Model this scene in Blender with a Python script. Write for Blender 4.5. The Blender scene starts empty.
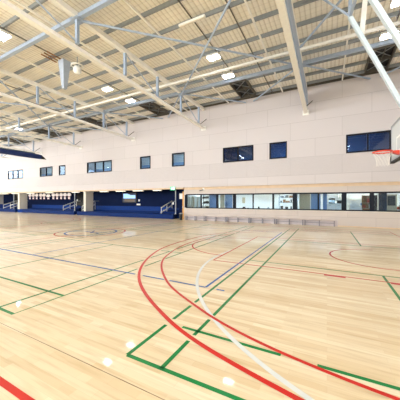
import bpy, bmesh, math, random
from mathutils import Vector, Matrix
random.seed(7)
C = bpy.context.scene.collection
PI = math.pi

# ------------------------------------------------------------------ materials
def lin(c):
    return tuple(((v/255)/12.92 if v/255 <= 0.04045 else ((v/255+0.055)/1.055)**2.4) for v in c) + (1.0,)

def mat(name, rgb, rough=0.5, metal=0.0, emit=None, estr=0.0, spec=0.5, noise=0.0, nscale=8.0):
    m = bpy.data.materials.new(name); m.use_nodes = True
    nt = m.node_tree; b = nt.nodes['Principled BSDF']
    b.inputs['Roughness'].default_value = rough
    b.inputs['Metallic'].default_value = metal
    b.inputs['Specular IOR Level'].default_value = spec
    c = lin(rgb)
    if noise > 0:
        tc = nt.nodes.new('ShaderNodeTexCoord'); n = nt.nodes.new('ShaderNodeTexNoise')
        n.inputs['Scale'].default_value = nscale; n.inputs['Detail'].default_value = 3
        r = nt.nodes.new('ShaderNodeValToRGB')
        r.color_ramp.elements[0].color = tuple(v*(1-noise) for v in c[:3]) + (1,)
        r.color_ramp.elements[1].color = tuple(min(1, v*(1+noise)) for v in c[:3]) + (1,)
        r.color_ramp.elements[0].position = .3; r.color_ramp.elements[1].position = .7
        nt.links.new(tc.outputs['Object'], n.inputs['Vector']); nt.links.new(n.outputs['Fac'], r.inputs['Fac'])
        nt.links.new(r.outputs['Color'], b.inputs['Base Color'])
    else:
        b.inputs['Base Color'].default_value = c
    if emit:
        b.inputs['Emission Color'].default_value = lin(emit); b.inputs['Emission Strength'].default_value = estr
    return m

def line_mat(name, rgb):
    m = mat(name, rgb, .4, spec=.25); b = m.node_tree.nodes['Principled BSDF']
    b.inputs['Coat Weight'].default_value = .45; b.inputs['Coat Roughness'].default_value = .05; b.inputs['Coat IOR'].default_value = 1.45
    return m

def floor_mat():
    m = bpy.data.materials.new('maple_boards'); m.use_nodes = True
    nt = m.node_tree; N = nt.nodes; L = nt.links; b = N['Principled BSDF']
    tc = N.new('ShaderNodeTexCoord')
    def brick(scale_w, h, mortar, c1, c2, bias=0.0):
        t = N.new('ShaderNodeTexBrick')
        t.inputs['Scale'].default_value = 1.0
        t.inputs['Brick Width'].default_value = scale_w; t.inputs['Row Height'].default_value = h
        t.inputs['Mortar Size'].default_value = mortar; t.inputs['Mortar Smooth'].default_value = 0.1
        t.inputs['Bias'].default_value = bias
        t.inputs['Color1'].default_value = lin(c1); t.inputs['Color2'].default_value = lin(c2)
        t.offset = 0.37; t.offset_frequency = 2
        L.new(tc.outputs['Object'], t.inputs['Vector']); return t
    t1 = brick(0.9, 0.083, 0.0012, (244, 232, 204), (233, 212, 174))
    t1.inputs['Mortar'].default_value = lin((216, 192, 156))
    t2 = brick(1.45, 0.083, 0.0, (246, 235, 209), (218, 192, 150), 0.2)
    t2.inputs['Mortar'].default_value = lin((243, 228, 202))
    mx = N.new('ShaderNodeMix'); mx.data_type = 'RGBA'; mx.inputs['Factor'].default_value = 0.5
    L.new(t1.outputs['Color'], mx.inputs[6]); L.new(t2.outputs['Color'], mx.inputs[7])
    mp = N.new('ShaderNodeMapping'); mp.inputs['Scale'].default_value = (1.0, 14, 1)
    L.new(tc.outputs['Object'], mp.inputs['Vector'])
    no = N.new('ShaderNodeTexNoise'); no.inputs['Scale'].default_value = 1.6; no.inputs['Detail'].default_value = 5
    L.new(mp.outputs['Vector'], no.inputs['Vector'])
    rp = N.new('ShaderNodeValToRGB')
    rp.color_ramp.elements[0].position = .30; rp.color_ramp.elements[0].color = (.78, .71, .60, 1)
    rp.color_ramp.elements[1].position = .52; rp.color_ramp.elements[1].color = (1, 1, 1, 1)
    L.new(no.outputs['Fac'], rp.inputs['Fac'])
    m2 = N.new('ShaderNodeMix'); m2.data_type = 'RGBA'; m2.blend_type = 'MULTIPLY'; m2.inputs['Factor'].default_value = 0.55
    L.new(mx.outputs[2], m2.inputs[6]); L.new(rp.outputs['Color'], m2.inputs[7])
    # knots: sparse darker boards
    L.new(m2.outputs[2], b.inputs['Base Color'])
    b.inputs['Roughness'].default_value = 0.4
    b.inputs['Specular IOR Level'].default_value = 0.25
    b.inputs['Coat Weight'].default_value = 0.45; b.inputs['Coat Roughness'].default_value = 0.05; b.inputs['Coat IOR'].default_value = 1.45
    bn = N.new('ShaderNodeTexNoise'); bn.inputs['Scale'].default_value = 3.0
    L.new(tc.outputs['Object'], bn.inputs['Vector'])
    bp = N.new('ShaderNodeBump'); bp.inputs['Strength'].default_value = 0.01; bp.inputs['Distance'].default_value = 0.03
    L.new(bn.outputs['Fac'], bp.inputs['Height']); L.new(bp.outputs['Normal'], b.inputs['Normal'])
    return m

def panel_mat(name, rgb, joint, w, h, mortar=0.012, perforated=False):
    """acoustic wall panels laid in running bond in the x-z plane"""
    m = bpy.data.materials.new(name); m.use_nodes = True
    nt = m.node_tree; N = nt.nodes; L = nt.links; b = N['Principled BSDF']
    tc = N.new('ShaderNodeTexCoord')
    sp = N.new('ShaderNodeSeparateXYZ'); cb = N.new('ShaderNodeCombineXYZ')
    L.new(tc.outputs['Object'], sp.inputs[0])
    ad = N.new('ShaderNodeMath'); ad.operation = 'ADD'; L.new(sp.outputs['X'], ad.inputs[0]); L.new(sp.outputs['Y'], ad.inputs[1])
    L.new(ad.outputs[0], cb.inputs['X'])
    zz = N.new('ShaderNodeMath'); zz.operation = 'ADD'; zz.inputs[1].default_value = -4.6 + 12
    L.new(sp.outputs['Z'], zz.inputs[0]); L.new(zz.outputs[0], cb.inputs['Y'])
    t = N.new('ShaderNodeTexBrick'); t.inputs['Scale'].default_value = 1
    t.inputs['Brick Width'].default_value = w; t.inputs['Row Height'].default_value = h
    t.inputs['Mortar Size'].default_value = mortar; t.inputs['Mortar Smooth'].default_value = .2
    c = lin(rgb)
    t.inputs['Color1'].default_value = c; t.inputs['Color2'].default_value = tuple(v*.965 for v in c[:3]) + (1,)
    t.inputs['Mortar'].default_value = lin(joint)
    L.new(cb.outputs[0], t.inputs['Vector'])
    last = t.outputs['Color']
    if perforated:   # fine holes drilled in the panels of the band above the opening
        v = N.new('ShaderNodeTexVoronoi'); v.inputs['Scale'].default_value = 22; v.inputs['Randomness'].default_value = 0
        L.new(cb.outputs[0], v.inputs['Vector'])
        lt = N.new('ShaderNodeMath'); lt.operation = 'LESS_THAN'; lt.inputs[1].default_value = .2; L.new(v.outputs['Distance'], lt.inputs[0])
        g1 = N.new('ShaderNodeMath'); g1.operation = 'GREATER_THAN'; g1.inputs[1].default_value = 3.4; L.new(sp.outputs['Z'], g1.inputs[0])
        g2 = N.new('ShaderNodeMath'); g2.operation = 'LESS_THAN'; g2.inputs[1].default_value = 4.6; L.new(sp.outputs['Z'], g2.inputs[0])
        a1 = N.new('ShaderNodeMath'); a1.operation = 'MULTIPLY'; L.new(g1.outputs[0], a1.inputs[0]); L.new(g2.outputs[0], a1.inputs[1])
        a2 = N.new('ShaderNodeMath'); a2.operation = 'MULTIPLY'; L.new(a1.outputs[0], a2.inputs[0]); L.new(lt.outputs[0], a2.inputs[1])
        mx = N.new('ShaderNodeMix'); mx.data_type = 'RGBA'; L.new(a2.outputs[0], mx.inputs['Factor'])
        L.new(last, mx.inputs[6]); mx.inputs[7].default_value = tuple(v*.55 for v in c[:3]) + (1,)
        last = mx.outputs[2]
    L.new(last, b.inputs['Base Color'])
    b.inputs['Roughness'].default_value = .65
    return m

def roof_mat():
    m = bpy.data.materials.new('profiled_roof_sheet'); m.use_nodes = True
    nt = m.node_tree; N = nt.nodes; L = nt.links; b = N['Principled BSDF']
    tc = N.new('ShaderNodeTexCoord')
    w = N.new('ShaderNodeTexWave'); w.wave_type = 'BANDS'; w.bands_direction = 'X'; w.inputs['Scale'].default_value = 1.55
    L.new(tc.outputs['Object'], w.inputs['Vector'])
    w2 = N.new('ShaderNodeTexWave'); w2.wave_type = 'BANDS'; w2.bands_direction = 'Y'; w2.inputs['Scale'].default_value = 1.1
    L.new(tc.outputs['Object'], w2.inputs['Vector'])
    r = N.new('ShaderNodeValToRGB')
    r.color_ramp.elements[0].position = .03; r.color_ramp.elements[0].color = lin((226, 220, 208))
    r.color_ramp.elements[1].position = .3; r.color_ramp.elements[1].color = lin((251, 247, 237))
    L.new(w.outputs['Fac'], r.inputs['Fac'])
    r2 = N.new('ShaderNodeValToRGB')
    r2.color_ramp.elements[0].position = .0; r2.color_ramp.elements[0].color = (.9, .9, .9, 1)
    r2.color_ramp.elements[1].position = .12; r2.color_ramp.elements[1].color = (1, 1, 1, 1)
    L.new(w2.outputs['Fac'], r2.inputs['Fac'])
    mx = N.new('ShaderNodeMix'); mx.data_type = 'RGBA'; mx.blend_type = 'MULTIPLY'; mx.inputs['Factor'].default_value = 1
    L.new(r.outputs['Color'], mx.inputs[6]); L.new(r2.outputs['Color'], mx.inputs[7])
    L.new(mx.outputs[2], b.inputs['Base Color'])
    bp = N.new('ShaderNodeBump'); bp.inputs['Strength'].default_value = .5; bp.inputs['Distance'].default_value = .03
    L.new(w.outputs['Fac'], bp.inputs['Height']); L.new(bp.outputs['Normal'], b.inputs['Normal'])
    b.inputs['Roughness'].default_value = .5
    return m

def glass_mat(name, tint, mixf):
    m = bpy.data.materials.new(name); m.use_nodes = True
    nt = m.node_tree; N = nt.nodes; L = nt.links
    N.remove(N['Principled BSDF'])
    tr = N.new('ShaderNodeBsdfTransparent'); tr.inputs['Color'].default_value = lin(tint)
    gl = N.new('ShaderNodeBsdfGlossy'); gl.inputs['Roughness'].default_value = .02; gl.inputs['Color'].default_value = (.9, .95, 1, 1)
    lw = N.new('ShaderNodeLayerWeight'); lw.inputs['Blend'].default_value = .5
    fr = N.new('ShaderNodeMath'); fr.operation = 'POWER'; fr.inputs[1].default_value = 5; L.new(lw.outputs['Facing'], fr.inputs[0])
    ad = N.new('ShaderNodeMath'); ad.operation = 'ADD'; ad.inputs[1].default_value = mixf; ad.use_clamp = True
    mx = N.new('ShaderNodeMixShader'); L.new(fr.outputs[0], ad.inputs[0]); L.new(ad.outputs[0], mx.inputs[0])
    L.new(tr.outputs[0], mx.inputs[1]); L.new(gl.outputs[0], mx.inputs[2])
    L.new(mx.outputs[0], N['Material Output'].inputs['Surface'])
    return m

M = dict(
    floor=floor_mat(),
    wall=panel_mat('acoustic_wall_panel', (207, 200, 200), (176, 169, 168), 3.1, 1.2, .009, True),
    low=panel_mat('lower_wall_panel', (204, 193, 186), (178, 166, 160), 2.94, 4.0, .009),
    plain=mat('painted_wall', (222, 216, 208), .7, noise=.03),
    roof=roof_mat(),
    cream=mat('cream_steel_with_bounce', (244, 243, 238), .45, noise=.03),  # warm floor bounce on the chords is put into this colour
    steel=mat('blue_grey_steel_with_sky_tint', (164, 180, 202), .4, noise=.05),  # blue daylight on the steel sides is put into this colour
    purlin=mat('galvanised_purlin', (140, 147, 152), .5, .1, noise=.08),
    darksteel=mat('dark_bridging_steel', (96, 92, 84), .5, .3),
    white=mat('white_painted_steel', (240, 240, 236), .4),
    lamp=mat('lamp_lens', (255, 255, 250), .3, emit=(240, 247, 255), estr=44),
    tube=mat('downlight_lens', (255, 250, 240), .3, emit=(255, 244, 222), estr=2.2),
    canlamp=mat('canteen_lamp_lens', (255, 255, 255), .3, emit=(248, 250, 255), estr=34), office_fill=mat('office_fill_lens', (255, 255, 255), .3, emit=(220, 238, 255), estr=80), roomlamp=mat('room_lamp_lens', (255, 255, 255), .3, emit=(240, 248, 255), estr=18),
    frame=mat('charcoal_window_frame', (20, 26, 38), .6, spec=.2),
    navy=mat('navy_wall_paint', (10, 28, 66), .8, noise=.1, nscale=2, spec=.15),
    blue=mat('blue_seating_paint', (4, 54, 128), .6, noise=.08, nscale=4, spec=.2),
    blue2=mat('deep_blue_seating_front', (4, 40, 100), .7, noise=.08, nscale=4, spec=.2),
    black=mat('black_plastic', (18, 18, 20), .5),
    dark=mat('dark_opening', (52, 42, 30), .8, noise=.3, nscale=5),
    red=line_mat('red_line_paint', (206, 40, 30)), green=line_mat('green_line_paint', (6, 130, 62)),
    lblue=line_mat('blue_line_paint', (0, 98, 178)), wline=line_mat('white_line_paint', (226, 230, 230)),
    seam=mat('floor_joint_filler', (150, 122, 96), .5),
    timber=mat('tan_shade_and_skirting', (216, 190, 158), .5, noise=.05, nscale=3),  # tan of the overhang shade; the right skirting shares it
    oak=mat('golden_timber_door', (206, 150, 72), .45, noise=.1, nscale=5),
    lilac=mat('lilac_grey_wall_shade', (200, 190, 192), .5, noise=.04),  # tone of the shaded wall foot
    mast=mat('pale_painted_mast', (206, 220, 228), .45), bench=mat('bench_seat_laminate', (206, 192, 186), .4), leg=mat('grey_bench_leg', (130, 126, 132), .4, .4),
    chrome=mat('brushed_rail', (196, 202, 208), .3, .5),
    grey=mat('grey_metal', (150, 156, 164), .4, .3), board=mat('backboard_acrylic', (214, 222, 226), .25),
    rim=mat('orange_red_rim', (216, 58, 26), .35), net=mat('white_net_cord', (236, 232, 224), .8),
    pad=mat('black_board_padding', (34, 34, 38), .7), curtain=mat('navy_curtain_vinyl', (18, 44, 104), .5, noise=.15, nscale=6),
    curtop=mat('grey_curtain_bag', (108, 124, 134), .6),
    sign=mat('green_sign_face', (20, 160, 110), .4, emit=(30, 190, 130), estr=.9),
    signw=mat('white_sign_pictogram', (245, 250, 248), .4, emit=(240, 255, 250), estr=1.2),
    rwall=mat('white_room_wall', (232, 234, 232), .7), rfloor=mat('grey_room_floor', (150, 150, 150), .4),
    bpart=mat('blue_partition_panel', (112, 150, 200), .6), tan=mat('tan_cabinet_panel', (196, 182, 154), .6, noise=.05),
    stainless=mat('stainless_steel', (180, 186, 190), .25, .7), redbox=mat('red_carton', (180, 64, 42), .6),
    brown=mat('brown_carton', (146, 100, 62), .7), cream2=mat('off_white_laminate', (226, 220, 206), .5),
    drape=mat('slate_blue_drape', (58, 78, 104), .8, noise=.2, nscale=5), upblind=mat('blue_grey_upper_room_wall', (150, 180, 215), .7),
    darkblue=mat('dark_upper_room_wall', (118, 166, 220), .7),
    jersey=mat('white_jersey_cloth', (236, 228, 228), .8), jtrim=mat('maroon_jersey_trim', (130, 40, 60), .8),
    scr_sky=mat('screen_picture_sky', (150, 190, 230), .3, emit=(150, 195, 240), estr=.8),
    scr_low=mat('screen_picture_lower', (60, 50, 40), .3, emit=(120, 92, 60), estr=.35),
    scr_dark=mat('screen_picture_dark', (30, 40, 60), .3, emit=(30, 50, 90), estr=.3),
    glass=glass_mat('clear_glass', (226, 238, 246), .02), glassb=glass_mat('blue_tinted_glass', (160, 182, 206), .06),
    pendant=mat('pale_grey_pendant', (168, 180, 196), .5, noise=.06),
)

# ------------------------------------------------------------------ mesh helpers
class B:
    def __init__(s): s.bm = bmesh.new()
    def box(s, x0, x1, y0, y1, z0, z1):
        v = [s.bm.verts.new(p) for p in ((x0,y0,z0),(x1,y0,z0),(x1,y1,z0),(x0,y1,z0),(x0,y0,z1),(x1,y0,z1),(x1,y1,z1),(x0,y1,z1))]
        for f in ((0,3,2,1),(4,5,6,7),(0,1,5,4),(1,2,6,5),(2,3,7,6),(3,0,4,7)): s.bm.faces.new([v[i] for i in f])
        return s
    def cyl(s, a, b, r, r2=None, n=10):
        a = Vector(a); b = Vector(b); d = b-a
        if r2 is None: r2 = r
        mt = Matrix.Translation((a+b)/2) @ d.to_track_quat('Z', 'Y').to_matrix().to_4x4()
        bmesh.ops.create_cone(s.bm, cap_ends=True, segments=n, radius1=r, radius2=r2, depth=d.length, matrix=mt); return s
    def bar(s, a, b, w, h):
        """rectangular bar from a to b, w sideways, h upright"""
        a = Vector(a); b = Vector(b); d = (b-a).normalized()
        up = Vector((0,0,1)) if abs(d.z) < .95 else Vector((0,1,0))
        sd = d.cross(up).normalized(); u = sd.cross(d).normalized()
        v = []
        for p in (a, b):
            for i, j in ((-1,-1),(1,-1),(1,1),(-1,1)): v.append(s.bm.verts.new(p+sd*(i*w/2)+u*(j*h/2)))
        for f in ((0,1,2,3),(7,6,5,4),(0,4,5,1),(1,5,6,2),(2,6,7,3),(3,7,4,0)): s.bm.faces.new([v[i] for i in f])
        return s
    def poly(s, pts):
        s.bm.faces.new([s.bm.verts.new(p) for p in pts]); return s
    def prism(s, pts, off):
        off = Vector(off); a = [s.bm.verts.new(p) for p in pts]; b = [s.bm.verts.new(Vector(p)+off) for p in pts]
        s.bm.faces.new(a); s.bm.faces.new(b[::-1]); n = len(a)
        for i in range(n): s.bm.faces.new((a[i], b[i], b[(i+1) % n], a[(i+1) % n]))
        return s
    def lathe(s, prof, c, n=20):
        c = Vector(c); rings = []
        for r, z in prof:
            rings.append([s.bm.verts.new(c+Vector((r*math.cos(2*PI*k/n), r*math.sin(2*PI*k/n), z))) for k in range(n)])
        for i in range(len(rings)-1):
            for k in range(n): s.bm.faces.new((rings[i][k], rings[i][(k+1) % n], rings[i+1][(k+1) % n], rings[i+1][k]))
        s.bm.faces.new(rings[0][::-1]); s.bm.faces.new(rings[-1]); return s
    def torus(s, c, R, r, n=32, k=8):
        c = Vector(c); g = []
        for i in range(n):
            a = 2*PI*i/n
            g.append([s.bm.verts.new(c+Vector(((R+r*math.cos(2*PI*j/k))*math.cos(a), (R+r*math.cos(2*PI*j/k))*math.sin(a), r*math.sin(2*PI*j/k)))) for j in range(k)])
        for i in range(n):
            for j in range(k): s.bm.faces.new((g[i][j], g[(i+1) % n][j], g[(i+1) % n][(j+1) % k], g[i][(j+1) % k]))
        return s
    def build(s, name, m, parent=None, bevel=0, smooth=False):
        bmesh.ops.recalc_face_normals(s.bm, faces=s.bm.faces)
        me = bpy.data.meshes.new(name); s.bm.to_mesh(me); s.bm.free()
        me.materials.append(m)
        if smooth:
            for p in me.polygons: p.use_smooth = True
        o = bpy.data.objects.new(name, me); C.objects.link(o)
        if parent: o.parent = parent; o.matrix_parent_inverse = Matrix.Identity(4)
        if bevel:
            md = o.modifiers.new('bevel', 'BEVEL'); md.width = bevel; md.segments = 2
        return o

def tag(o, label=None, cat=None, group=None, kind=None):
    if label: o['label'] = label
    if cat: o['category'] = cat
    if group: o['group'] = group
    if kind: o['kind'] = kind
    return o
def empty(name, loc=(0,0,0), rz=0):
    o = bpy.data.objects.new(name, None); C.objects.link(o); o.location = loc; o.rotation_euler = (0,0,rz); o.empty_display_size = .1
    return o
def kids(o): return [c for c in bpy.data.objects if c.parent == o]
def copy_tree(o, parent=None):
    c = o.copy(); C.objects.link(c)
    if parent: c.parent = parent
    for ch in kids(o): copy_tree(ch, c)
    return c
def struct(b, name, m, parent=None, label=None):
    o = b.build(name, m, parent)
    if not parent: o['kind'] = 'structure'
    if label: o['label'] = label
    return o
ORD = ['nearest','second','third','fourth','fifth','sixth','seventh','eighth','ninth','tenth','eleventh','twelfth','thirteenth','fourteenth','fifteenth','sixteenth','seventeenth','eighteenth','nineteenth','twentieth']

def holed(x0, x1, z0, z1, y0, y1, holes):
    xs = sorted({x0, x1, *[h[0] for h in holes], *[h[1] for h in holes]})
    zs = sorted({z0, z1, *[h[2] for h in holes], *[h[3] for h in holes]})
    b = B()
    for i in range(len(xs)-1):
        run = None
        for j in range(len(zs)-1):
            cx = (xs[i]+xs[i+1])/2; cz = (zs[j]+zs[j+1])/2
            solid = not any(h[0] < cx < h[1] and h[2] < cz < h[3] for h in holes)
            if solid: run = [zs[j], zs[j+1]] if run is None else [run[0], zs[j+1]]
            if (not solid or j == len(zs)-2) and run:
                b.box(xs[i], xs[i+1], y0, y1, run[0], run[1]); run = None
    return b

XW, XE, YS, YN, RZ = -48.0, 6.3, -18.0, 17.75, 9.5
# ------------------------------------------------------------------ floor and court markings
floor = struct(B().box(XW, XE, YS, 23.0, -.2, 0), 'floor', M['floor'], label='pale varnished maple sports floor')
BX, BY = 1.38, 8.68
R_OUT = [(180, 6.66), (200, 6.76), (222, 6.82), (240, 6.75), (256, 6.66), (270, 6.62)]
R_IN = [(180, 6.22), (198, 6.24), (210, 6.31), (226, 6.27), (240, 6.19), (262, 6.13), (270, 6.12)]
def rad(t, a):
    a = 360-a if a < 180 else a
    for (a0, r0), (a1, r1) in zip(t[:-1], t[1:]):
        if a0 <= a <= a1: u = (a-a0)/(a1-a0); u = u*u*(3-2*u); return r0+(r1-r0)*u
    return t[-1][1]
def arc2(t):
    return [(BX+rad(t, a)*math.cos(math.radians(a)), BY+rad(t, a)*math.sin(math.radians(a))) for a in [90+1.5*k for k in range(121)]]
def on_red(x, y):
    if x > BX: return False
    a = math.degrees(math.atan2(y-BY, x-BX)) % 360; d = math.hypot(x-BX, y-BY)
    return abs(d-rad(R_OUT, a)) < .055 or abs(d-rad(R_IN, a)) < .036
def strip(name, segs, w, m, label, z=.002, gap=True):
    """painted line: list of polylines"""
    b = B(); st = .045
    for seg in segs:
        pts = []
        for (ax, ay), (bx, by) in zip(seg[:-1], seg[1:]):
            n = max(1, int(math.hypot(bx-ax, by-ay)/st)) if gap else 1
            pts += [(ax+(bx-ax)*k/n, ay+(by-ay)*k/n) for k in range(n)]
        pts.append(seg[-1])
        runs = [[]]
        for p in pts:
            if gap and on_red(*p): runs.append([])
            else: runs[-1].append(p)
        for rn in runs:
            if len(rn) < 2: continue
            if gap:   # thin out collinear points
                keep = [rn[0]]
                for k in range(1, len(rn)-1):
                    a, c, d = keep[-1], rn[k], rn[k+1]
                    if abs((c[0]-a[0])*(d[1]-a[1])-(c[1]-a[1])*(d[0]-a[0])) > 1e-6: keep.append(c)
                keep.append(rn[-1]); rn = keep
            L, R = [], []
            for k, p in enumerate(rn):
                a = rn[max(0, k-1)]; c = rn[min(len(rn)-1, k+1)]
                dx, dy = c[0]-a[0], c[1]-a[1]; l = math.hypot(dx, dy); nx, ny = -dy/l, dx/l
                sc = w/2
                if 0 < k < len(rn)-1:
                    l1 = math.hypot(p[0]-a[0], p[1]-a[1]); t = ((p[0]-a[0])/l1*dx/l+(p[1]-a[1])/l1*dy/l)
                    sc = w/2/max(.5, t)
                L.append(b.bm.verts.new((p[0]+nx*sc, p[1]+ny*sc, z))); R.append(b.bm.verts.new((p[0]-nx*sc, p[1]-ny*sc, z)))
            for k in range(len(rn)-1): b.bm.faces.new((L[k], R[k], R[k+1], L[k+1]))
    o = b.build(name, m, floor); o['label'] = label; return o
def arc(cx, cy, R, a0, a1, n=72):
    return [(cx+R*math.cos(math.radians(a0+(a1-a0)*k/n)), cy+R*math.sin(math.radians(a0+(a1-a0)*k/n))) for k in range(n+1)]
CX = -11.04
def mir(segs): return [[(2*CX-x, y) for x, y in s] for s in segs]
outer = [[(2.96, BY+6.62)]+arc2(R_OUT)+[(2.96, BY-6.62)]]
inner = [[(2.96, BY+6.12)]+arc2(R_IN)+[(2.96, BY-6.12)]]
strip('three_point_line', outer, .062, M['red'], 'outer red three-point arc nearest the camera', .0036, False)
strip('three_point_line', inner, .05, M['red'], 'inner red three-point arc', .0036, False)
strip('three_point_line', mir(outer)+mir(inner), .05, M['red'], 'far red three-point arcs', .003, False)
key = [[(2.96, 6.23), (-2.84, 6.23), (-2.84, 11.13), (2.96, 11.13)], arc(-2.84, BY, 1.8, 90, 270, 36)]
strip('key_line', key, .05, M['red'], 'red key and free-throw semicircle', .0032, False)
strip('key_line', mir(key), .05, M['red'], 'red key at the far end', .0032, False)
strip('key_block', [[(-.06, 6.17), (.36, 6.17)], [(1.15, 6.17), (1.6, 6.17)]], .1, M['red'], 'thick red rebounding blocks on the key line', .0034, False)
strip('no_charge_line', [arc(BX, BY, 1.3, 90, 270, 36)+[(BX+.4, BY-1.3)]], .05, M['red'], 'small red semicircle under the hoop', .0032, False)
strip('basketball_boundary_line', [[(2.96, 1.14), (-25.04, 1.14), (-25.04, 16.2), (2.96, 16.2), (2.96, 1.14)], [(CX, 1.14), (CX, 16.2)]], .06, M['red'], 'red basketball boundary and centre line', .003, False)
strip('centre_circle', [arc(CX, BY, 1.7, 0, 360, 48)], .07, M['red'], 'red centre circle', .003, False)
strip('centre_emblem', [arc(CX, BY, 1.25, 0, 360, 48), [(CX-1, BY-.35), (CX-.35, BY+.45), (CX+.25, BY-.25), (CX+.9, BY+.5)], [(CX-.7, BY+.1), (CX+.8, BY-.2)]], .1, M['lblue'], 'blue ringed emblem inside the centre circle', .0028, False)
strip('netball_circle', [arc(1.97, 6.72, 4.93, 168, 262, 60)], .06, M['wline'], 'white goal circle arc', .0026, False)
strip('volleyball_line', [[(-2.09, 4.22), (-2.09, 13.2), (-20.09, 13.2), (-20.09, 4.22), (-2.09, 4.22)], [(-8.09, 4.22), (-8.09, 13.2)], [(-14.09, 4.22), (-14.09, 13.2)], [(-1.86, 4.22), (-1.7, 4.22)]], .05, M['lblue'], 'blue volleyball court outline', .0022)
def badminton(x0, label, dy=0):
    x1 = x0+6.1; y0 = 1.98+dy; y1 = 15.38+dy; yc = BY+dy
    strip('badminton_line', [[(x0, y0), (x1, y0), (x1, y1), (x0, y1), (x0, y0)], [(x0+.46, y0), (x0+.46, y1)], [(x1-.46, y0), (x1-.46, y1)],
        [(x0, y0+.78), (x1, y0+.78)], [(x0, y1-.78), (x1, y1-.78)], [(x0, yc-1.98), (x1, yc-1.98)], [(x0, yc+1.98), (x1, yc+1.98)],
        [((x0+x1)/2, y0), ((x0+x1)/2, yc-1.98)], [((x0+x1)/2, yc+1.98), ((x0+x1)/2, y1)]], .05, M['green'], label, .0018)
badminton(-1.94, 'green badminton court lines in the foreground')
badminton(-10.24, 'green badminton court lines left of the foreground court', -.08)
badminton(-18.5, 'green badminton court lines far left')
strip('floor_seam', [[(XW+.1, 1.68), (XE-.1, 1.68)]], .008, M['seam'], 'thin dark joint between floor boards', .0012, False)

# ------------------------------------------------------------------ walls
UW = [(-40.1,-36.2,3),(-32.25,-29.6,2),(-28.3,-27.1,1),(-23.3,-19.5,3),(-15.75,-14.5,1),(-12.1,-10.8,1),(-7.27,-4.83,2),(-3.67,-2.47,1),(1.06,3.34,2)]
UZ0, UZ1 = 4.63, 5.8
wn = struct(holed(XW, XE, 2.78, 9.42, YN, YN+.22, [(a, b, UZ0, UZ1) for a, b, n in UW]), 'wall_north', M['wall'], label='cream acoustic panel wall above the seating and canteen')
LX0, LX1, LZ0, LZ1 = -10.8, 5.37, 1.0, 2.2
struct(holed(-10.98, XE, 0, 2.78, YN+.2, YN+.35, [(LX0, LX1, LZ0, LZ1)]), 'wall_north_lower', M['low'], label='cream panel wall around the long canteen window')
# tan strips: shade and warm bounce under the overhang, put into colour
struct(B().box(-10.98, XE, YN+.16, YN+.2, 2.58, 2.78), 'overhang_shade_strip', M['timber'], label='tan strip of painted shade above the canteen window')
struct(B().box(XW, -10.98, YN+.02, YN+.6, 2.66, 2.78), 'shaded_soffit', M['timber'], label='tan soffit with painted shade over the seating bays')
struct(B().box(XW, XE, YN-.05, YN+.22, 9.28, 9.5), 'trim_3', M['darksteel'], label='dark eave strip where wall meets roof')
struct(B().box(-10.75, .62, YN+.17, YN+.2, 0, .38), 'wall_foot_shade', M['lilac'])  # shade on the wall behind the benches, painted as a lilac panel
struct(B().box(.62, XE, YN+.18, YN+.2, 0, .06), 'baseboard_north_right', M['timber'])
# other walls (unseen south wall, its long openings added to let fill light in)
so = [(-46+i*8.6, -46+i*8.6+7.4, 3.2, 8.6) for i in range(6)]
struct(holed(XW, XE, 0, 9.5, YS-.3, YS, so), 'wall_south', M['plain'])
bw = holed(YS, YN+5, 0, 9.5, 0, .3, [(-15, -6, 5, 8.6), (-3, 6, 5, 8.6), (9, 16, 5, 8.6)]).build('wall_west', M['plain'])
bw.rotation_euler = (0, 0, PI/2); bw.location = (XW, 0, 0); bw['kind'] = 'structure'
struct(B().box(XE, XE+.3, YS, 23, 0, 9.5), 'wall_east', M['plain'])
struct(B().box(XW-.3, XE+.3, YS-.3, YN+.35, RZ, RZ+.12), 'ceiling', M['roof'], label='cream profiled metal roof sheeting')
# bays behind the seating
struct(B().box(XW, -11.0, 20.6, 20.8, 0, 2.9), 'wall_back', M['navy'], label='navy wall at the back of the seating bays')
struct(B().box(XW, -10.98, YN+.2, 20.8, 2.9, 3.05), 'ceiling_bay', M['navy'], label='dark soffit over the seating bays')
struct(B().box(-11.12, -10.98, YN+.4, 20.6, 0, 2.9), 'wall_side', M['plain'])
struct(B().box(-12.05, -11.9, 19.2, 20.6, 0, 2.9), 'wall_passage', M['navy'])

# upper window frames, panes and rooms behind
wid = 1
for i, (a, b, n) in enumerate(UW):
    w = empty('window_%d' % wid, ((a+b)/2, YN, UZ0)); wid += 1; w['kind'] = 'structure'
    h = UZ1-UZ0; hw = (b-a)/2; f = .09
    fb = B().box(-hw, hw, -.03, .1, 0, f).box(-hw, hw, -.03, .1, h-f, h).box(-hw, -hw+f, -.03, .1, f, h-f).box(hw-f, hw, -.03, .1, f, h-f)
    for k in range(1, n):
        x = -hw+2*hw*k/n; fb.box(x-.045, x+.045, -.03, .1, f, h-f)
    fb.build('window_frame', M['frame'], w)
    for k in range(n):
        xa = -hw+2*hw*k/n; xb = -hw+2*hw*(k+1)/n
        B().box(xa+.06, xb-.06, .03, .042, f*.9, h-f*.9).build('pane', M['glass'] if b < -8.5 else M['glassb'], w)
    lit = b < -8.5
    w['label'] = 'dark-framed upper window with %s' % ('one pane' if n == 1 else '%d panes' % n)
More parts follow.
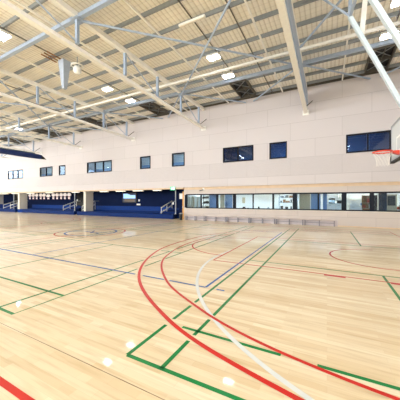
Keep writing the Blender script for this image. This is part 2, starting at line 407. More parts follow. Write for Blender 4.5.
# rooms behind the upper windows
def room(x0, x1, y0, y1, z0, z1, wallm, floorm, name):
    b = B().box(x0-.1, x0, y0, y1, z0, z1).box(x1, x1+.1, y0, y1, z0, z1).box(x0, x1, y1, y1+.1, z0, z1)
    struct(b, 'wall_'+name, wallm)
    struct(B().box(x0, x1, y0, y1, z1, z1+.1), 'ceiling_'+name, M['rwall'])
    if floorm: struct(B().box(x0, x1, y0, y1, z0-.1, z0), 'floor_'+name, floorm)
room(XW, -8.6, YN+.22, YN+3.6, 3.4, 6.6, M['upblind'], M['rfloor'], 'gallery')
room(-8.4, XE-.1, YN+.22, YN+3.6, 3.4, 6.6, M['darkblue'], M['rfloor'], 'upper_office')
def lamp_fit(name, x, y, z, lx, ly, m, label, cat, group, h=.08):
    r = empty(name, (x, y, z)); tag(r, label, cat, group)
    B().box(-lx/2, lx/2, -ly/2, ly/2, 0, h).build('housing', M['white'], r)
    B().box(-lx/2+.03, lx/2-.03, -ly/2+.03, ly/2-.03, -.015, 0).build('lens', m, r)
    return r
gx = [-38.1, -30.9, -27.7, -22.6, -20.3, -15.1, -11.4]
for i, x in enumerate(gx):
    lamp_fit('room_light', x*1.07, YN+1.6, 6.5, 2.0, .5, M['roomlamp'], 'white light panel in the gallery behind upper window %s from the left' % ORD[i].replace('nearest', 'first'), 'ceiling light', 'gallery lights behind the upper windows')
for x, s in ((-3.6, 'single'), (1.4, 'rightmost')):  # added fill lamps that brighten the blue rooms behind the glass
    lamp_fit('room_light', x, YN+1.5, 6.5, .8, .3, M['office_fill'], 'small fill lamp added behind the %s dark blue upper window' % s, 'ceiling light', 'fill lamps added behind the dark upper windows')
# white blinds standing lit behind left windows
for i, (a, b, n) in enumerate(UW[:6]):
    o = B()
    for k in range(6): o.box(a*1.045+.1, b*1.045-.1, YN+.8, YN+.83, UZ0+.5+k*.15, UZ0+.62+k*.15)
    tag(o.build('window_blind', M['rwall']), 'white slatted blind behind the %s upper window from the left' % ORD[i].replace('nearest', 'first'), 'blind', 'blinds in the gallery')

# lower window strip
xs = [-10.8+1.47*k for k in range(12)]
w = empty('window_%d' % wid, (0, YN+.2, LZ0)); wid += 1; w['kind'] = 'structure'; w['label'] = 'long dark-framed window strip into the canteen'
fb = B().box(LX0, LX1, -.03, .12, 0, .08).box(LX0, LX1, -.03, .12, 1.11, 1.2)
thick = {0: .09, 1: .03, 2: .07, 3: .1, 4: .03, 5: .05, 6: .12, 7: .04, 8: .12, 9: .09, 10: .06, 11: .06}
for k, x in enumerate(xs): t = thick[k]*1.15; fb.box(x-t, x+t, -.03, .12, .06, 1.14)
fb.build('window_frame', M['frame'], w)
for k in range(11): B().box(xs[k]+thick[k]*.9, xs[k+1]-thick[k+1]*.9, .04, .052, .05, 1.15).build('pane', M['glass'], w)
B().box(LX0-.05, LX1+.05, -.05, 0, -.03, 0).build('window_sill', M['cream2'], w)

# canteen room behind
room(-10.88, XE-.1, YN+.35, 22.6, 0.001, 2.75, M['rwall'], None, 'canteen')
for k, x in enumerate([-9.6, -6.6, -3.6, -.6, 2.4, 5.0]):
    lamp_fit('room_light', x, 20.2, 2.66, 1.2, .6, M['canlamp'], 'recessed light panel in the canteen ceiling, %s from the left' % ORD[k].replace('nearest', 'first'), 'ceiling light', 'canteen ceiling lights')
def X(px, Y):   # where the photograph's column px meets the plane y = Y
    q = (px-200)/242; f = (-.4647, .8855); r = (.8855, .4647)
    return Y*(q*r[0]+f[0])/(q*r[1]+f[1])
def simple(name, x0, x1, y0, y1, z0, z1, m, label, cat, group=None, bevel=.01):
    return tag(B().box(x0, x1, y0, y1, z0, z1).build(name, m, bevel=bevel), label, cat, group)
# pane 1: tall cream lockers with vents
def locker(x0, x1, y, z1, label, m):
    r = empty('locker', ((x0+x1)/2, y, 0)); tag(r, label, 'locker', 'lockers behind the leftmost canteen pane'); hw = (x1-x0)/2
    B().box(-hw, hw, 0, .3, .05, z1).build('body', m, r, .01)
    B().box(-hw+.02, hw-.02, -.02, -.001, .08, z1-.03).build('door', m, r)
    B().box(hw-.06, hw-.04, -.045, -.02, z1*.5, z1*.5+.15).build('handle', M['black'], r)
for k, (p0, p1) in enumerate([(188, 190.3), (191.3, 193.2), (194.4, 196.8), (198.2, 200.6)]):
    locker(X(p0, 18.25), X(p1, 18.25), 18.25, 2.0, 'tall %s locker, %s from the left behind the first pane' % (['cream', 'tan', 'cream', 'cream'][k], ['first', 'second', 'third', 'fourth'][k]), M['tan'] if k == 1 else M['cream2'])
# shelving racks with goods
def rack(x0, x1, y, zs, depth, label, fill, seed):
    r = empty('shelving_rack', ((x0+x1)/2, y, 0)); tag(r, label, 'shelf'); hw = (x1-x0)/2
    for sx in (-1, 1):
        for yy in (.02, depth-.02): B().box(sx*hw-.02, sx*hw+.02, yy-.02, yy+.02, 0, zs[-1]+.35).build('post', M['stainless'], r)
    for z in zs: B().box(-hw, hw, 0, depth, z-.03, z).build('shelf', M['stainless'], r)
    rnd = random.Random(seed); n = 0
    for z in zs:
        x = x0+.06
        while x < x1-.3:
            wd = rnd.uniform(.14, .3); hh = rnd.uniform(.12, .26); mm, cc = rnd.choice(fill)
            n += 1
            b = B()
            if 'pot' in cc: b.lathe([(wd*.42, 0), (wd*.46, hh*.8), (wd*.5, hh*.82), (wd*.4, hh)], (x+wd/2, y+depth/2, z+.001), 14)
            else: b.box(x, x+wd, y+.05, y+depth-.05, z+.001, z+hh)
            kind = 'cooking_pot' if 'pot' in cc else 'storage_box'
            tag(b.build(kind, M[mm], bevel=.008), '%s on the %s of the %s, item %d along' % (cc, {0: 'bottom shelf', 1: 'middle shelf', 2: 'top shelf'}[zs.index(z)], label.split(',')[0], n), 'pot' if 'pot' in cc else 'box', 'goods on the ' + label.split(',')[0])
            x += wd+rnd.uniform(.04, .15)
rack(X(201.5, 19.2), X(209.5, 19.2), 19.2, [.95, 1.4, 1.85], .4, 'dark stocked rack, beside blue partition', [('black', 'black pot'), ('white', 'white box'), ('dark', 'dark box')], 3)
rack(X(279, 20.5), X(297, 20.5), 20.5, [1.0, 1.5, 1.9], .45, 'steel kitchen rack, seen through the sixth pane', [('black', 'black pot'), ('stainless', 'steel pot'), ('cream2', 'cream box'), ('brown', 'brown box')], 5)
def partition(p0, p1, Y, m, label, z=2.3):
    x0, x1 = X(p0, Y), X(p1, Y); r = empty('partition', ((x0+x1)/2, Y, 0)); tag(r, label, 'partition'); hw = (x1-x0)/2
    B().box(-hw, hw, 0, .06, .05, z).build('panel', m, r)
    B().box(-hw-.03, -hw, -.01, .07, 0, z+.03).box(hw, hw+.03, -.01, .07, 0, z+.03).box(-hw, hw, -.01, .07, z, z+.03).build('panel_frame', M['white'], r)
partition(209.8, 217.5, 19.3, M['bpart'], 'blue partition right of the dark stocked rack')
partition(220.3, 224.5, 19.3, M['tan'], 'narrow tan partition at the left of the third pane')
partition(225, 232.5, 19.8, M['bpart'], 'pale blue partition in the third pane')
partition(299.5, 310, 19.3, M['tan'], 'broad tan partition in the seventh pane')
partition(311, 320.5, 19.5, M['bpart'], 'blue partition right of the broad tan one')
partition(323, 327, 19.6, M['bpart'], 'slim blue partition at the left of the serving counter')
# counters
def counter(p0, p1, Y, depth, z, label):
    x0, x1 = X(p0, Y), X(p1, Y); r = empty('serving_counter', ((x0+x1)/2, Y, 0)); tag(r, label, 'counter'); hw = (x1-x0)/2
    B().box(-hw, hw, .03, depth, 0, z-.04).build('body', M['cream2'], r)
    B().box(-hw-.02, hw+.02, 0, depth+.02, z-.04, z).build('worktop', M['white'], r, .006)
    n = max(1, round(2*hw/.6))
    for k in range(n):
        xa = -hw+2*hw*k/n
        d = B().box(xa+.015, xa+2*hw/n-.015, .01, .029, .1, z-.07).build('door', M['white'], r)
        B().box(xa+.1, xa+.25, -.01, .009, z-.14, z-.12).build('handle', M['grey'], d)
    return x0, x1
def coffee(x, y, z, label):
    r = empty('coffee_machine', (x, y, z)); tag(r, label, 'coffee machine')
    B().box(-.2, .2, 0, .3, .002, .06).build('base', M['black'], r, .01)
    B().box(-.2, .2, .15, .3, .06, .38).build('body', M['stainless'], r, .01)
    B().box(-.2, .2, 0, .16, .26, .38).build('head', M['black'], r, .01)
    B().cyl((0, .07, .2), (0, .07, .26), .03).build('spout', M['stainless'], r)
def bottle(x, y, z, m, label, grp, s=1):
    r = B().lathe([(.035*s, 0), (.038*s, .14*s), (.014*s, .2*s), (.014*s, .26*s)], (x, y, z+.001), 12).build('bottle', m); tag(r, label, 'bottle', grp)
x0, x1 = counter(327, 345, 19.2, .6, 1.45, 'white serving counter with dark machines on top')
coffee(x0+.3, 19.35, 1.45, 'black and steel coffee machine at the left of the counter')
simple('microwave', x0+.62, x0+1.0, 19.35, 19.65, 1.452, 1.68, M['black'], 'black microwave beside the coffee machine', 'microwave')
for k in range(4): bottle(x1-.42+k*.11, 19.4, 1.45, M[['white', 'cream2', 'brown', 'white'][k]], '%s bottle at the right end of the serving counter, %s of four' % (['white', 'cream', 'brown', 'second white'][k], ['first', 'second', 'third', 'last'][k]), 'bottles on the serving counter')
x0, x1 = counter(350, 364, 19.0, .6, 1.35, 'white kitchen counter behind the ninth pane')
simple('storage_box', x0+.08, x0+.5, 19.1, 19.5, 1.352, 1.58, M['white'], 'white tub at the left of the kitchen counter', 'box')
simple('storage_box', x0+.62, x0+.9, 19.1, 19.4, 1.352, 1.5, M['bpart'], 'pale blue tub on the kitchen counter', 'box')
x = X(349.6, 22)
r = empty('wall_cupboard', (X(357, 21.5), 21.5, 1.75)); tag(r, 'white wall cupboard above the kitchen counter', 'cupboard')
B().box(-1.2, 1.2, .02, .4, 0, .5).build('body', M['white'], r)
for k in range(4): B().box(-1.19+.6*k, -.61+.6*k, 0, .019, .01, .49).build('door', M['cream2'], r)
# snack stand
r = empty('snack_stand', (X(367.6, 18.5), 18.5, 0)); tag(r, 'brown snack stand of red and brown cartons', 'stand')
B().box(-.25, .25, .1, .4, 0, 1.15).build('base', M['brown'], r); B().box(-.27, .27, .37, .4, 1.15, 2.0).build('back_panel', M['brown'], r)
for k, z in enumerate((1.16, 1.5)): B().box(-.25, .25, .08, .37, z, z+.02).build('shelf', M['tan'], r)
for k, (dx, z, m_, s) in enumerate([(-.22, 1.18, 'redbox', 'red carton on the lower shelf, left'), (-.05, 1.18, 'brown', 'brown carton on the lower shelf, middle'), (.1, 1.18, 'cream2', 'cream carton on the lower shelf, right'), (-.2, 1.52, 'brown', 'brown carton on the upper shelf, left'), (-.02, 1.52, 'redbox', 'red carton on the upper shelf, right')]):
    xx = X(367.6, 18.5)+dx; simple('snack_carton', xx, xx+.13, 18.62, 18.82, z+.001, z+.2+.02*k, M[m_], s+' of the snack stand', 'carton', 'cartons on the snack stand', .005)
# fridge
def fridge(p0, p1, Y, label):
    x0, x1 = X(p0, Y), X(p1, Y); hw = (x1-x0)/2; r = empty('drinks_fridge', ((x0+x1)/2, Y, 0)); tag(r, label, 'fridge')
    B().box(-hw, hw, .02, .6, 0, 2.0).build('body', M['black'], r, .01); B().box(-hw+.02, hw-.02, 0, .019, .12, 1.9).build('door', M['frame'], r)
    B().box(hw-.07, hw-.05, -.03, 0, .9, 1.3).build('handle', M['stainless'], r)
fridge(371.3, 377.5, 18.3, 'tall black drinks fridge behind the thick mullion')
# drape
b = B(); x0, x1 = X(378.5, 18.9), X(387, 18.9); n = 28
for k in range(n):
    xa = x0+(x1-x0)*k/n; xb = x0+(x1-x0)*(k+1)/n; ya = 18.9+.035*math.sin(k*1.6); yb = 18.9+.035*math.sin((k+1)*1.6)
    b.prism([(xa, ya, .3), (xb, yb, .3), (xb, yb, 2.3), (xa, ya, 2.3)], (0, .012, 0))
tag(b.build('curtain', M['drape']), 'slate blue pleated curtain behind the rightmost panes', 'curtain')
r = empty('display_cabinet', (X(391.5, 18.9), 18.9, 0)); tag(r, 'beige display cabinet with dark glass beside the blue curtain', 'cabinet')
B().box(-.28, .28, .03, .4, 0, 2.05).build('body', M['tan'], r, .01); B().box(-.2, .2, 0, .029, 1.35, 1.95).build('door', M['black'], r); B().box(-.25, .25, 0, .029, .1, 1.25).build('door', M['tan'], r)
counter(394.5, 425, 19.2, .5, 1.1, 'low white counter at the right edge')
for k in range(4):
    xx = X(395.5, 19.25)+k*.24; simple('carton', xx, xx+.2, 19.3, 19.55, 1.102, 1.3+.06*(k % 2), M[['redbox', 'brown', 'redbox', 'brown'][k]], '%s carton on the low counter, %s from the left' % (['red', 'brown', 'red', 'brown'][k], ['first', 'second', 'third', 'fourth'][k]), 'carton', 'cartons on the low counter')
# sill things of panes 4 and 5
for k, (px, wd, hh) in enumerate([(241.5, .14, .08), (243.8, .26, .17), (248, .18, .08), (258.6, .14, .2), (268.3, .16, .18)]):
    xx = X(px, 18.4); r = empty('till' if k < 3 else 'desk_screen', (xx, 18.4, 1.0)); nm = ['low black box', 'black till', 'flat black card reader', 'small dark screen', 'small grey screen'][k]
    tag(r, nm + ' on the ledge behind the ' + ('fourth' if k < 3 else 'fifth') + ' pane', 'till' if k < 3 else 'screen')
    B().box(-wd/2, wd/2, -.03, .1, .002, hh*.5).build('base', M['black'] if k < 4 else M['grey'], r); B().box(-wd/2*.8, wd/2*.8, .03, .07, hh*.5, hh).build('display', M['black'] if k < 4 else M['grey'], r)
simple('ledge', X(239.5, 18.25), X(297, 18.25), 18.2, 18.6, .95, 1.0, M['cream2'], 'cream ledge running behind the middle panes', 'ledge')
# brown poster on the canteen back wall (pane 4)
simple('notice_board', X(242, 22.5), X(245, 22.5), 22.55, 22.598, 1.4, 1.95, M['tan'], 'tan notice board on the white canteen wall', 'notice board')

# ------------------------------------------------------------------ seating bays
def pillar(x0, x1, k, label):
    r = empty('pillar', ((x0+x1)/2, YN+.35, 0)); tag(r, label, 'pillar'); hw = (x1-x0)/2
    B().box(-hw, hw, 0, 1.0, .43, 2.66).build('shaft', M['cream2'], r)
    B().box(-hw-.04, hw+.04, -.04, 1.04, 2.58, 2.66).build('capital', M['white'], r)
pillar(-38.2, -37.8, 0, 'pale square pillar at the far left, between the handrails and jerseys')
pillar(-24.35, -24.0, 1, 'pale square pillar between the two blue seating bays')
def stand(x0, x1, xa, xb, label):
    """x0..x1 lower tier, xa..xb upper tiers"""
    r = empty('seating_stand', ((x0+x1)/2, YN+.1, 0)); tag(r, label, 'tiered seating', 'blue seating stands'); c = (x0+x1)/2
    B().box(x0-c, x1-c, 0, .24, .001, .42).build('front_step', M['blue2'], r, .01)
    B().box(xa-c, xb-c, 1.5, 2.2, .001, .55).build('tier', M['blue2'], r, .01)
    B().box(xa-c, xb-c, 2.2, 2.73, .001, 1.0).build('tier', M['blue'], r, .01)
    B().box(xa-c, xb-c, .24, 1.5, .001, .42).build('tread', M['blue'], r)
    B().box(xa-c, xb-c, 2.14, 2.2, .55, 1.02).build('seat_back', M['blue'], r)
    return r
stand(-36.6, -25.7, -38.3, -28.4, 'blue tiered stand under the row of jerseys')
stand(-25.2, -12.1, -24.65, -13.7, 'blue tiered stand under the wall screen')
stand(-47.8, -38.4, -47.8, -42.5, 'blue tiered stand cut by the left edge of the photo')
def rail(x, label, y0=YN+.45, m='white'):
    r = empty('handrail', (x, y0, 0)); tag(r, label, 'handrail', 'stair handrails')
    L = 1.75
    for dz in (.55, .98): B().bar((0, 0, dz), (0, L, dz+.62), .075, .075).build('rail', M[m], r)
    B().bar((0, L, 1.57), (0, L+.55, 1.57), .05, .05).build('rail', M[m], r)
    for t in (0, .5, 1.0): B().cyl((0, t*L, .42), (0, t*L, .95+.62*t), .028).build('post', M[m], r)
for x, l in ((-13.6, 'white stair handrail at the right end, below the exit sign'), (-28.2, 'white stair handrail right of the jerseys'), (-24.75, 'short white handrail just left of the middle pillar'), (-42.4, 'white stair handrail at the left edge of the photo'), (-40.4, 'white stair handrail left of the far pillar')):
    rail(x, l)
# stair flights beside the rails
def steps(x0, x1, label):
    r = empty('stair_flight', ((x0+x1)/2, YN+.35, 0)); tag(r, label, 'steps'); hw = (x1-x0)/2
    for k in range(4): B().box(-hw, hw, .02+k*.5, .52+k*.5, .001 if k else .001, .43+k*.16).build('step', M['blue2' if k % 2 else 'navy'], r)
steps(-28.35, -26.6, 'navy and blue steps right of the jerseys'); steps(-13.65, -12.15, 'navy and blue steps below the exit sign'); steps(-42.4, -40.5, 'navy and blue steps at the far left')
# thin posts
for x, l in ((-12.05, 'thin grey post under the exit sign'), (-26.1, 'thin grey post left of the dark doorway'), (-39.6, 'thin grey post at the far left bay')):
    tag(B().cyl((x, YN+.5, .43), (x, YN+.5, 2.88), .05).box(x-.1, x+.1, YN+.4, YN+.6, .42, .44).build('post', M['grey']), l, 'post', 'thin posts of the seating bays')
# black doorway recesses
for nm, x0, x1 in (('door_1', X(76.5, 20.5), X(84.5, 20.5)), ('door_2', X(13.2, 20.5), X(18, 20.5))):
    d = empty(nm, ((x0+x1)/2, 20.5, 0)); d['kind'] = 'structure'; hw = (x1-x0)/2
    B().box(-hw, hw, .02, .09, .001, 2.6).build('door_leaf', M['black'], d); B().box(hw-.2, hw-.1, -.03, .02, 1, 1.1).build('door_handle', M['chrome'], d)
tag(simple('wall_notice', X(77, 20.5), X(78.2, 20.5), 20.45, 20.47, 1.55, 1.8, M['white'], 'small white notice in the dark doorway', 'notice', None, 0))
# jerseys
def jersey():
    r = empty('hanging_jersey')
    B().prism([(-.17, 0, 0), (.17, 0, 0), (.18, 0, .5), (.34, 0, .42), (.38, 0, .6), (.2, 0, .82), (.09, 0, .84), (0, 0, .76), (-.09, 0, .84), (-.2, 0, .82), (-.38, 0, .6), (-.34, 0, .42), (-.18, 0, .5)], (0, .03, 0)).build('shirt', M['jersey'], r)
    B().box(-.175, .175, -.012, -.001, .26, .36).build('chest_band', M['jtrim'], r)
    B().box(-.17, .17, -.012, -.001, 0, .05).build('hem', M['jtrim'], r)
    B().cyl((0, .015, .8), (0, .015, .95), .012, n=6).build('hanger', M['grey'], r)
    return r
j0 = jersey(); pxs = [29.8, 33.2, 36.6, 40.6, 44, 48.2, 53.2, 57, 61, 64.8, 69]
for k, p in enumerate(pxs):
    j = j0 if k == 0 else copy_tree(j0)
    Yj = 18.9
    j.location = (X(p, Yj), Yj, 1.78)
    if k in (5,): j.scale = (1.25, 1, .8)
    tag(j, 'white and maroon jersey hanging in the left bay, %s from the left of eleven' % ORD[k].replace('nearest', 'first'), 'jersey', 'jerseys hanging in the left bay')
tag(B().cyl((X(28, 18.92), 18.915, 2.72), (X(71, 18.92), 18.915, 2.72), .02).cyl((X(28, 18.92), 18.915, 2.72), (X(28, 18.92), 18.915, 2.9), .015).cyl((X(71, 18.92), 18.915, 2.72), (X(71, 18.92), 18.915, 2.9), .015).build('hanging_rail', M['grey']), 'grey rail the row of jerseys hangs from', 'rail')
# wall screen
r = empty('wall_screen', (-19.75, 20.5, 1.4)); tag(r, 'wide wall screen showing a pale blue picture above the blue stand', 'screen')
B().box(-1.05, 1.05, -.02, .1, 0, 1.15).build('bezel', M['black'], r, .01)
d = B().box(-.95, .95, -.03, -.021, .08, 1.07).build('display', M['scr_dark'], r)
B().box(-.9, .9, -.04, -.031, .48, .85).prism([(-.9, -.04, .85), (.2, -.04, .85), (-.3, -.04, 1.02), (-.9, -.04, 1.0)], (0, .009, 0)).build('picture_sky', M['scr_sky'], d)
B().box(-.75, .8, -.04, -.031, .12, .4).build('picture_ground', M['scr_low'], d)
simple('wall_plate', X(138, 20.5), X(139.4, 20.5), 20.55, 20.598, 1.55, 1.78, M['white'], 'small white plate right of the wall screen', 'plate')
simple('wall_notice', X(136.2, 20.5), X(140, 20.5), 20.55, 20.598, 1.12, 1.3, M['white'], 'low wide white notice right of the wall screen', 'notice')
# soffit downlights
for k, (a, b) in enumerate([(0, 8), (12, 18), (27, 34), (46, 53), (72, 79), (100, 108), (116, 125), (133, 143), (153, 161)]):
    xa, xb = X(a, 18.0), X(b, 18.0)
    lamp_fit('soffit_light', (xa+xb)/2, YN+.28, 2.58, xb-xa, .22, M['tube'], 'long white soffit light over the seating bays, %s from the left' % ORD[k].replace('nearest', 'first'), 'ceiling light', 'soffit lights over the seating bays', .07)
# exit sign
r = empty('exit_sign', (-12.0, YN-.08, 2.56)); tag(r, 'green exit sign hanging above the thin post', 'exit sign')
B().box(-.24, .24, 0, .06, 0, .3).build('housing', M['sign'], r, .008)
# running figure and door pictogram
g = B().box(.04, .2, -.008, -.001, .04, .26)
g.build('door_pictogram', M['signw'], r)
g = B().prism([(-.1, -.008, .2), (-.07, -.008, .22), (-.04, -.008, .13), (-.07, -.008, .12)], (0, .006, 0)).prism([(-.07, -.008, .13), (-.04, -.008, .13), (.0, -.008, .05), (-.02, -.008, .04)], (0, .006, 0)).prism([(-.08, -.008, .13), (-.05, -.008, .12), (-.1, -.008, .04), (-.13, -.008, .05)], (0, .006, 0)).prism([(-.15, -.008, .16), (-.14, -.008, .18), (-.02, -.008, .19), (-.02, -.008, .17)], (0, .006, 0)).box(-.07, -.035, -.008, -.002, .23, .265)
g.build('running_figure', M['signw'], r)
B().cyl((0, .03, .3), (0, .03, .34), .02).build('bracket', M['grey'], r)
# passage by the canteen: doors
d = empty('door_3', (-11.25, YN+.5, 0)); d['kind'] = 'structure'
B().box(-.08, .14, 0, .06, .001, 2.45).build('door_leaf', M['oak'], d); B().box(-.06, -.03, -.05, 0, 1, 1.15).build('door_handle', M['chrome'], d)
simple('wall_panel', -11.88, -11.4, 18.6, 18.66, 1.8, 2.3, M['white'], 'square white panel left of the timber door', 'panel')
simple('wall_panel', -12.1, -11.34, 18.9, 18.97, .001, 1.95, M['navy'], 'navy screen panel in the passage by the timber door', 'panel')
simple('switch_plate', -12.35, -12.2, YN+.42, YN+.45, 1.3, 1.5, M['white'], 'white switch box on the thin post under the exit sign', 'switch')
r = empty('waste_bin', (-11.02, YN-.25, 0)); tag(r, 'small black bin with pale lid beside the timber door', 'bin')
B().lathe([(.12, .001), (.16, .5), (.165, .52), (.15, .52), (.14, .5)], (0, 0, 0)).build('body', M['black'], r, smooth=False); B().lathe([(.17, .52), (.17, .56), (.1, .6), (.04, .61)], (0, 0, 0)).build('lid', M['grey'], r)
r = empty('security_camera', (X(203.5, YN+.16), YN+.16, 2.52)); tag(r, 'small cream security camera above the canteen window', 'security camera')
B().box(-.08, .08, -.03, 0, 0, .18).build('bracket', M['cream'], r); B().cyl((-.02, -.03, .04), (-.2, -.24, -.04), .05).build('body', M['grey'], r); B().cyl((-.2, -.24, -.04), (-.22, -.26, -.047), .035).build('lens', M['black'], r)

# benches
b0 = None; lw = 1.84
for k in range(6):
    if b0 is None:
        b0 = empty('bench'); B().box(-.9, .9, 0, .32, .37, .41).build('seat', M['bench'], b0, .008)
        for xx in (-.86, 0, .86):
            B().box(xx-.025, xx+.025, .03, .29, .001, .03).box(xx-.022, xx+.022, .04, .08, .03, .37).box(xx-.022, xx+.022, .24, .28, .03, .37).build('leg', M['leg'], b0)
        B().box(-.85, .85, .24, .27, .18, .21).build('stretcher', M['leg'], b0)
        o = b0
    else: o = copy_tree(b0)
    o.location = (-9.75+k*1.86, YN-.17, 0)
    tag(o, 'low pale bench against the canteen wall, %s from the left of six' % ['first', 'second', 'third', 'fourth', 'fifth', 'sixth'][k], 'bench', 'benches under the canteen window')

# ------------------------------------------------------------------ roof structure
TX = [-1.26, -8.96, -16.6, -24.3, -32.0, -39.7]
def truss(x, k, first):
    r = empty('roof_truss', (x, 0, 0))
    tag(r, 'cream roof truss running away from the camera, %s from the right' % ['first', 'second', 'third', 'fourth', 'fifth', 'sixth'][k], 'roof truss', 'roof trusses')
    zb = lambda y: 7.58+.034*(YN-y)
    B().bar((0, YN-.02, zb(YN)), (0, YS+.1, 8.3), .22, .15).build('bottom_chord', M['cream'], r)
    B().bar((0, YN-.02, 9.12), (0, YS+.1, 9.2), .2, .2).build('top_chord', M['cream'], r)
    if first: B().box(.09, .14, YS+.2, YN-.1, 7.95, 8.7).build('web_plate', M['steel'], r)
    ys = [16.85-2.62*i for i in range(13)]
    for i, y in enumerate(ys):
        z0 = zb(y)+.08 if y > 0 else zb(0)+.08
        B().bar((0, y, z0-.02), (0, y, 9.05), .12, .12).build('truss_post', M['steel'], r)
        if i % 2 == 0 and i < 7:
            B().cyl((0, y-.05, z0+.05), (0, ys[i]-2.5, 9.0), .03, n=6).build('diagonal', M['steel'], r)
    B().bar((0, YN-.75, zb(YN)+.1), (.42, YN-.35, zb(YN)+.6), .05, .05).build('fly_brace', M['darksteel'], r)
    B().box(-.2, .2, YN-.06, YN, zb(YN)-.16, zb(YN)+.16).build('end_plate', M['cream'], r)
    return r
for k, x in enumerate(TX): truss(x, k, k == 0)
# E-W struts
for k, (y, z) in enumerate([(14.2, 9.12), (6.4, 9.12), (-1.4, 9.16)]):
    r = empty('roof_strut', (0, y, z)); tag(r, 'blue-grey roof strut crossing the trusses, %s from the far wall' % ['first', 'second', 'third'][k], 'roof strut', 'roof struts')
    B().box(XW+.1, XE-.1, -.08, .08, -.08, .08).build('tube', M['steel'], r)
    for x in TX:
        B().box(x-.22, x+.22, -.2, .2, -.135, -.112).build('gusset_plate', M['steel'], r)
# purlins
py = [17.45-1.2*i for i in range(30)]
for k, y in enumerate(py):
    vis = y > 2.5
    l = 'grey roof purlin parallel to the far wall, %s from that wall' % ORD[k].replace('nearest', 'first') if k < len(ORD) else 'grey roof purlin above or behind the camera'
    b = B().box(XW+.1, XE-.1, y-.035, y-.028, 9.33, 9.5).box(XW+.1, XE-.1, y-.028, y+.04, 9.33, 9.34).box(XW+.1, XE-.1, y-.028, y+.04, 9.485, 9.495)
    tag(b.build('roof_purlin', M['purlin']), l, 'purlin', 'roof purlins')
# bridging rods and white conduits between the purlins (in each bay)
bays = [x-3.83 for x in TX] + [2.53]
bays.sort(reverse=True)
nm = ['first', 'second', 'third', 'fourth', 'fifth', 'sixth', 'seventh']
for i, c in enumerate(bays):
    for dx, m_, z, name, cat, s, rr in ((-.0+.08, 'darksteel', 9.3, 'bridging_rod', 'rod', 'dark bridging rod along the middle', .02), (1.68, 'darksteel', 9.3, 'bridging_rod', 'rod', 'dark bridging rod right of the middle', .02),
                     (2.35, 'cream', 9.24, 'conduit', 'conduit', 'cream conduit on the right side', .035), (-1.68, 'cream', 9.24, 'conduit', 'conduit', 'cream conduit on the left side', .035)):
        x = c+dx
        if not XW+.3 < x < XE-.3: continue
        b = B().box(x-rr, x+rr, YS+.2, YN-.1, z-rr, z+rr)
        tag(b.build(name, M[m_]), '%s of the %s roof bay from the right' % (s, nm[i]), cat, 'roof rods and conduits')
# long white pipe
r = empty('sprinkler_pipe', (0, 12.55, 8.95)); tag(r, 'long white pipe crossing under the roof parallel to the far wall', 'pipe')
B().cyl((XW+.1, 0, 0), (XE-.1, 0, 0), .075, n=12).build('pipe', M['cream'], r, smooth=True)
for x in bays: B().cyl((x, 0, .06), (x, 0, .36), .015, n=6).build('hanger', M['grey'], r)
# cross bracing
def brace(a, b, label):
    r = empty('cross_brace', a); tag(r, label, 'brace', 'roof braces'); d = Vector(b)-Vector(a)
    B().cyl((0, 0, 0), d, .045, n=8).build('rod', M['steel'], r)
    u = d.normalized()
    for t in (.25, d.length-.25): B().bar(u*(t-.22), u*(t+.22), .14, .03).build('end_plate', M['steel'], r)
for k in range(5):
    a, b_ = TX[k], TX[k+1]; mid = (a+b_)/2
    if k in (0, 2):
        brace((a, 14.2, 9.0), (b_, 6.4, 9.0), 'crossed steel roof brace rising left in the %s bay' % nm[k]); brace((b_, 14.2, 8.93), (a, 6.4, 8.93), 'crossed steel roof brace rising right in the %s bay' % nm[k])
    brace((a, 14.2, 9.06), (mid+.3, YN-.05, 9.02), 'eave brace from the %s truss to the wall on its left' % nm[k])
    brace((b_, 14.2, 9.06), (mid-.3, YN-.05, 9.02), 'eave brace from the %s truss to the wall on its right' % nm[k+1])
brace((TX[0], 14.2, 9.06), (2.3, YN-.05, 9.02), 'eave brace right of the first truss')
brace((6.2, 14.2, 9.06), (2.8, YN-.05, 9.02), 'eave brace at the right edge')
brace((TX[0], 12.66, 9.0), (5.8, 2.6, 9.0), 'roof brace rising right from the first truss')
# roof vents
for i, c in enumerate(bays):
    r = empty('roof_vent', (c, 16.1, 9.22)); tag(r, 'dark louvred roof vent by the wall in the %s bay from the right' % nm[i], 'roof vent', 'roof vents')
    if c-.5 < XW: continue
    B().box(-.5, .5, -1.2, 1.2, .225, .27).build('opening', M['black'], r)
    B().box(-.56, -.5, -1.2, 1.2, 0.02, .26).box(.5, .56, -1.2, 1.2, .02, .26).box(-.5, .5, -1.26, -1.2, .02, .26).box(-.5, .5, 1.2, 1.26, .02, .26).box(-.5, .5, -.02, .02, .02, .2).build('vent_frame', M['darksteel'], r)
    b = B()
    for q in (-1, 1): b.bar((-.45*q, -1.1, .1), (.45*q, -.1, .1), .03, .03).bar((-.45*q, .1, .1), (.45*q, 1.1, .1), .03, .03)
    b.build('guard_bars', M['purlin'], r)
# high-bay lights
def highbay(x, y, label):
    r = empty('high_bay_light', (x, y, 9.0)); tag(r, label, 'ceiling light', 'high-bay lights')
    B().box(-.33, .33, -.21, .21, .03, .14).build('housing', M['white'], r, .01)
    B().box(-.29, .29, -.17, .17, 0, .029).build('lens', M['lamp'], r)
    for sx in (-.35, .35): B().cyl((sx, 0, .14), (sx, 0, .42), .01, n=6).build('hanger', M['grey'], r)
for i, c in enumerate(bays):
    if c < XW+1: continue
    for q, y in enumerate([13.45, 11.35, 5.5, 3.4, -3, -5.1, -11, -13.1]):
        if i == 3 and q < 2: continue
        highbay(c-.08, y, 'white square high-bay light in the %s bay from the right, %s from the far wall' % (nm[i], nm[q] if q < 7 else 'last'))
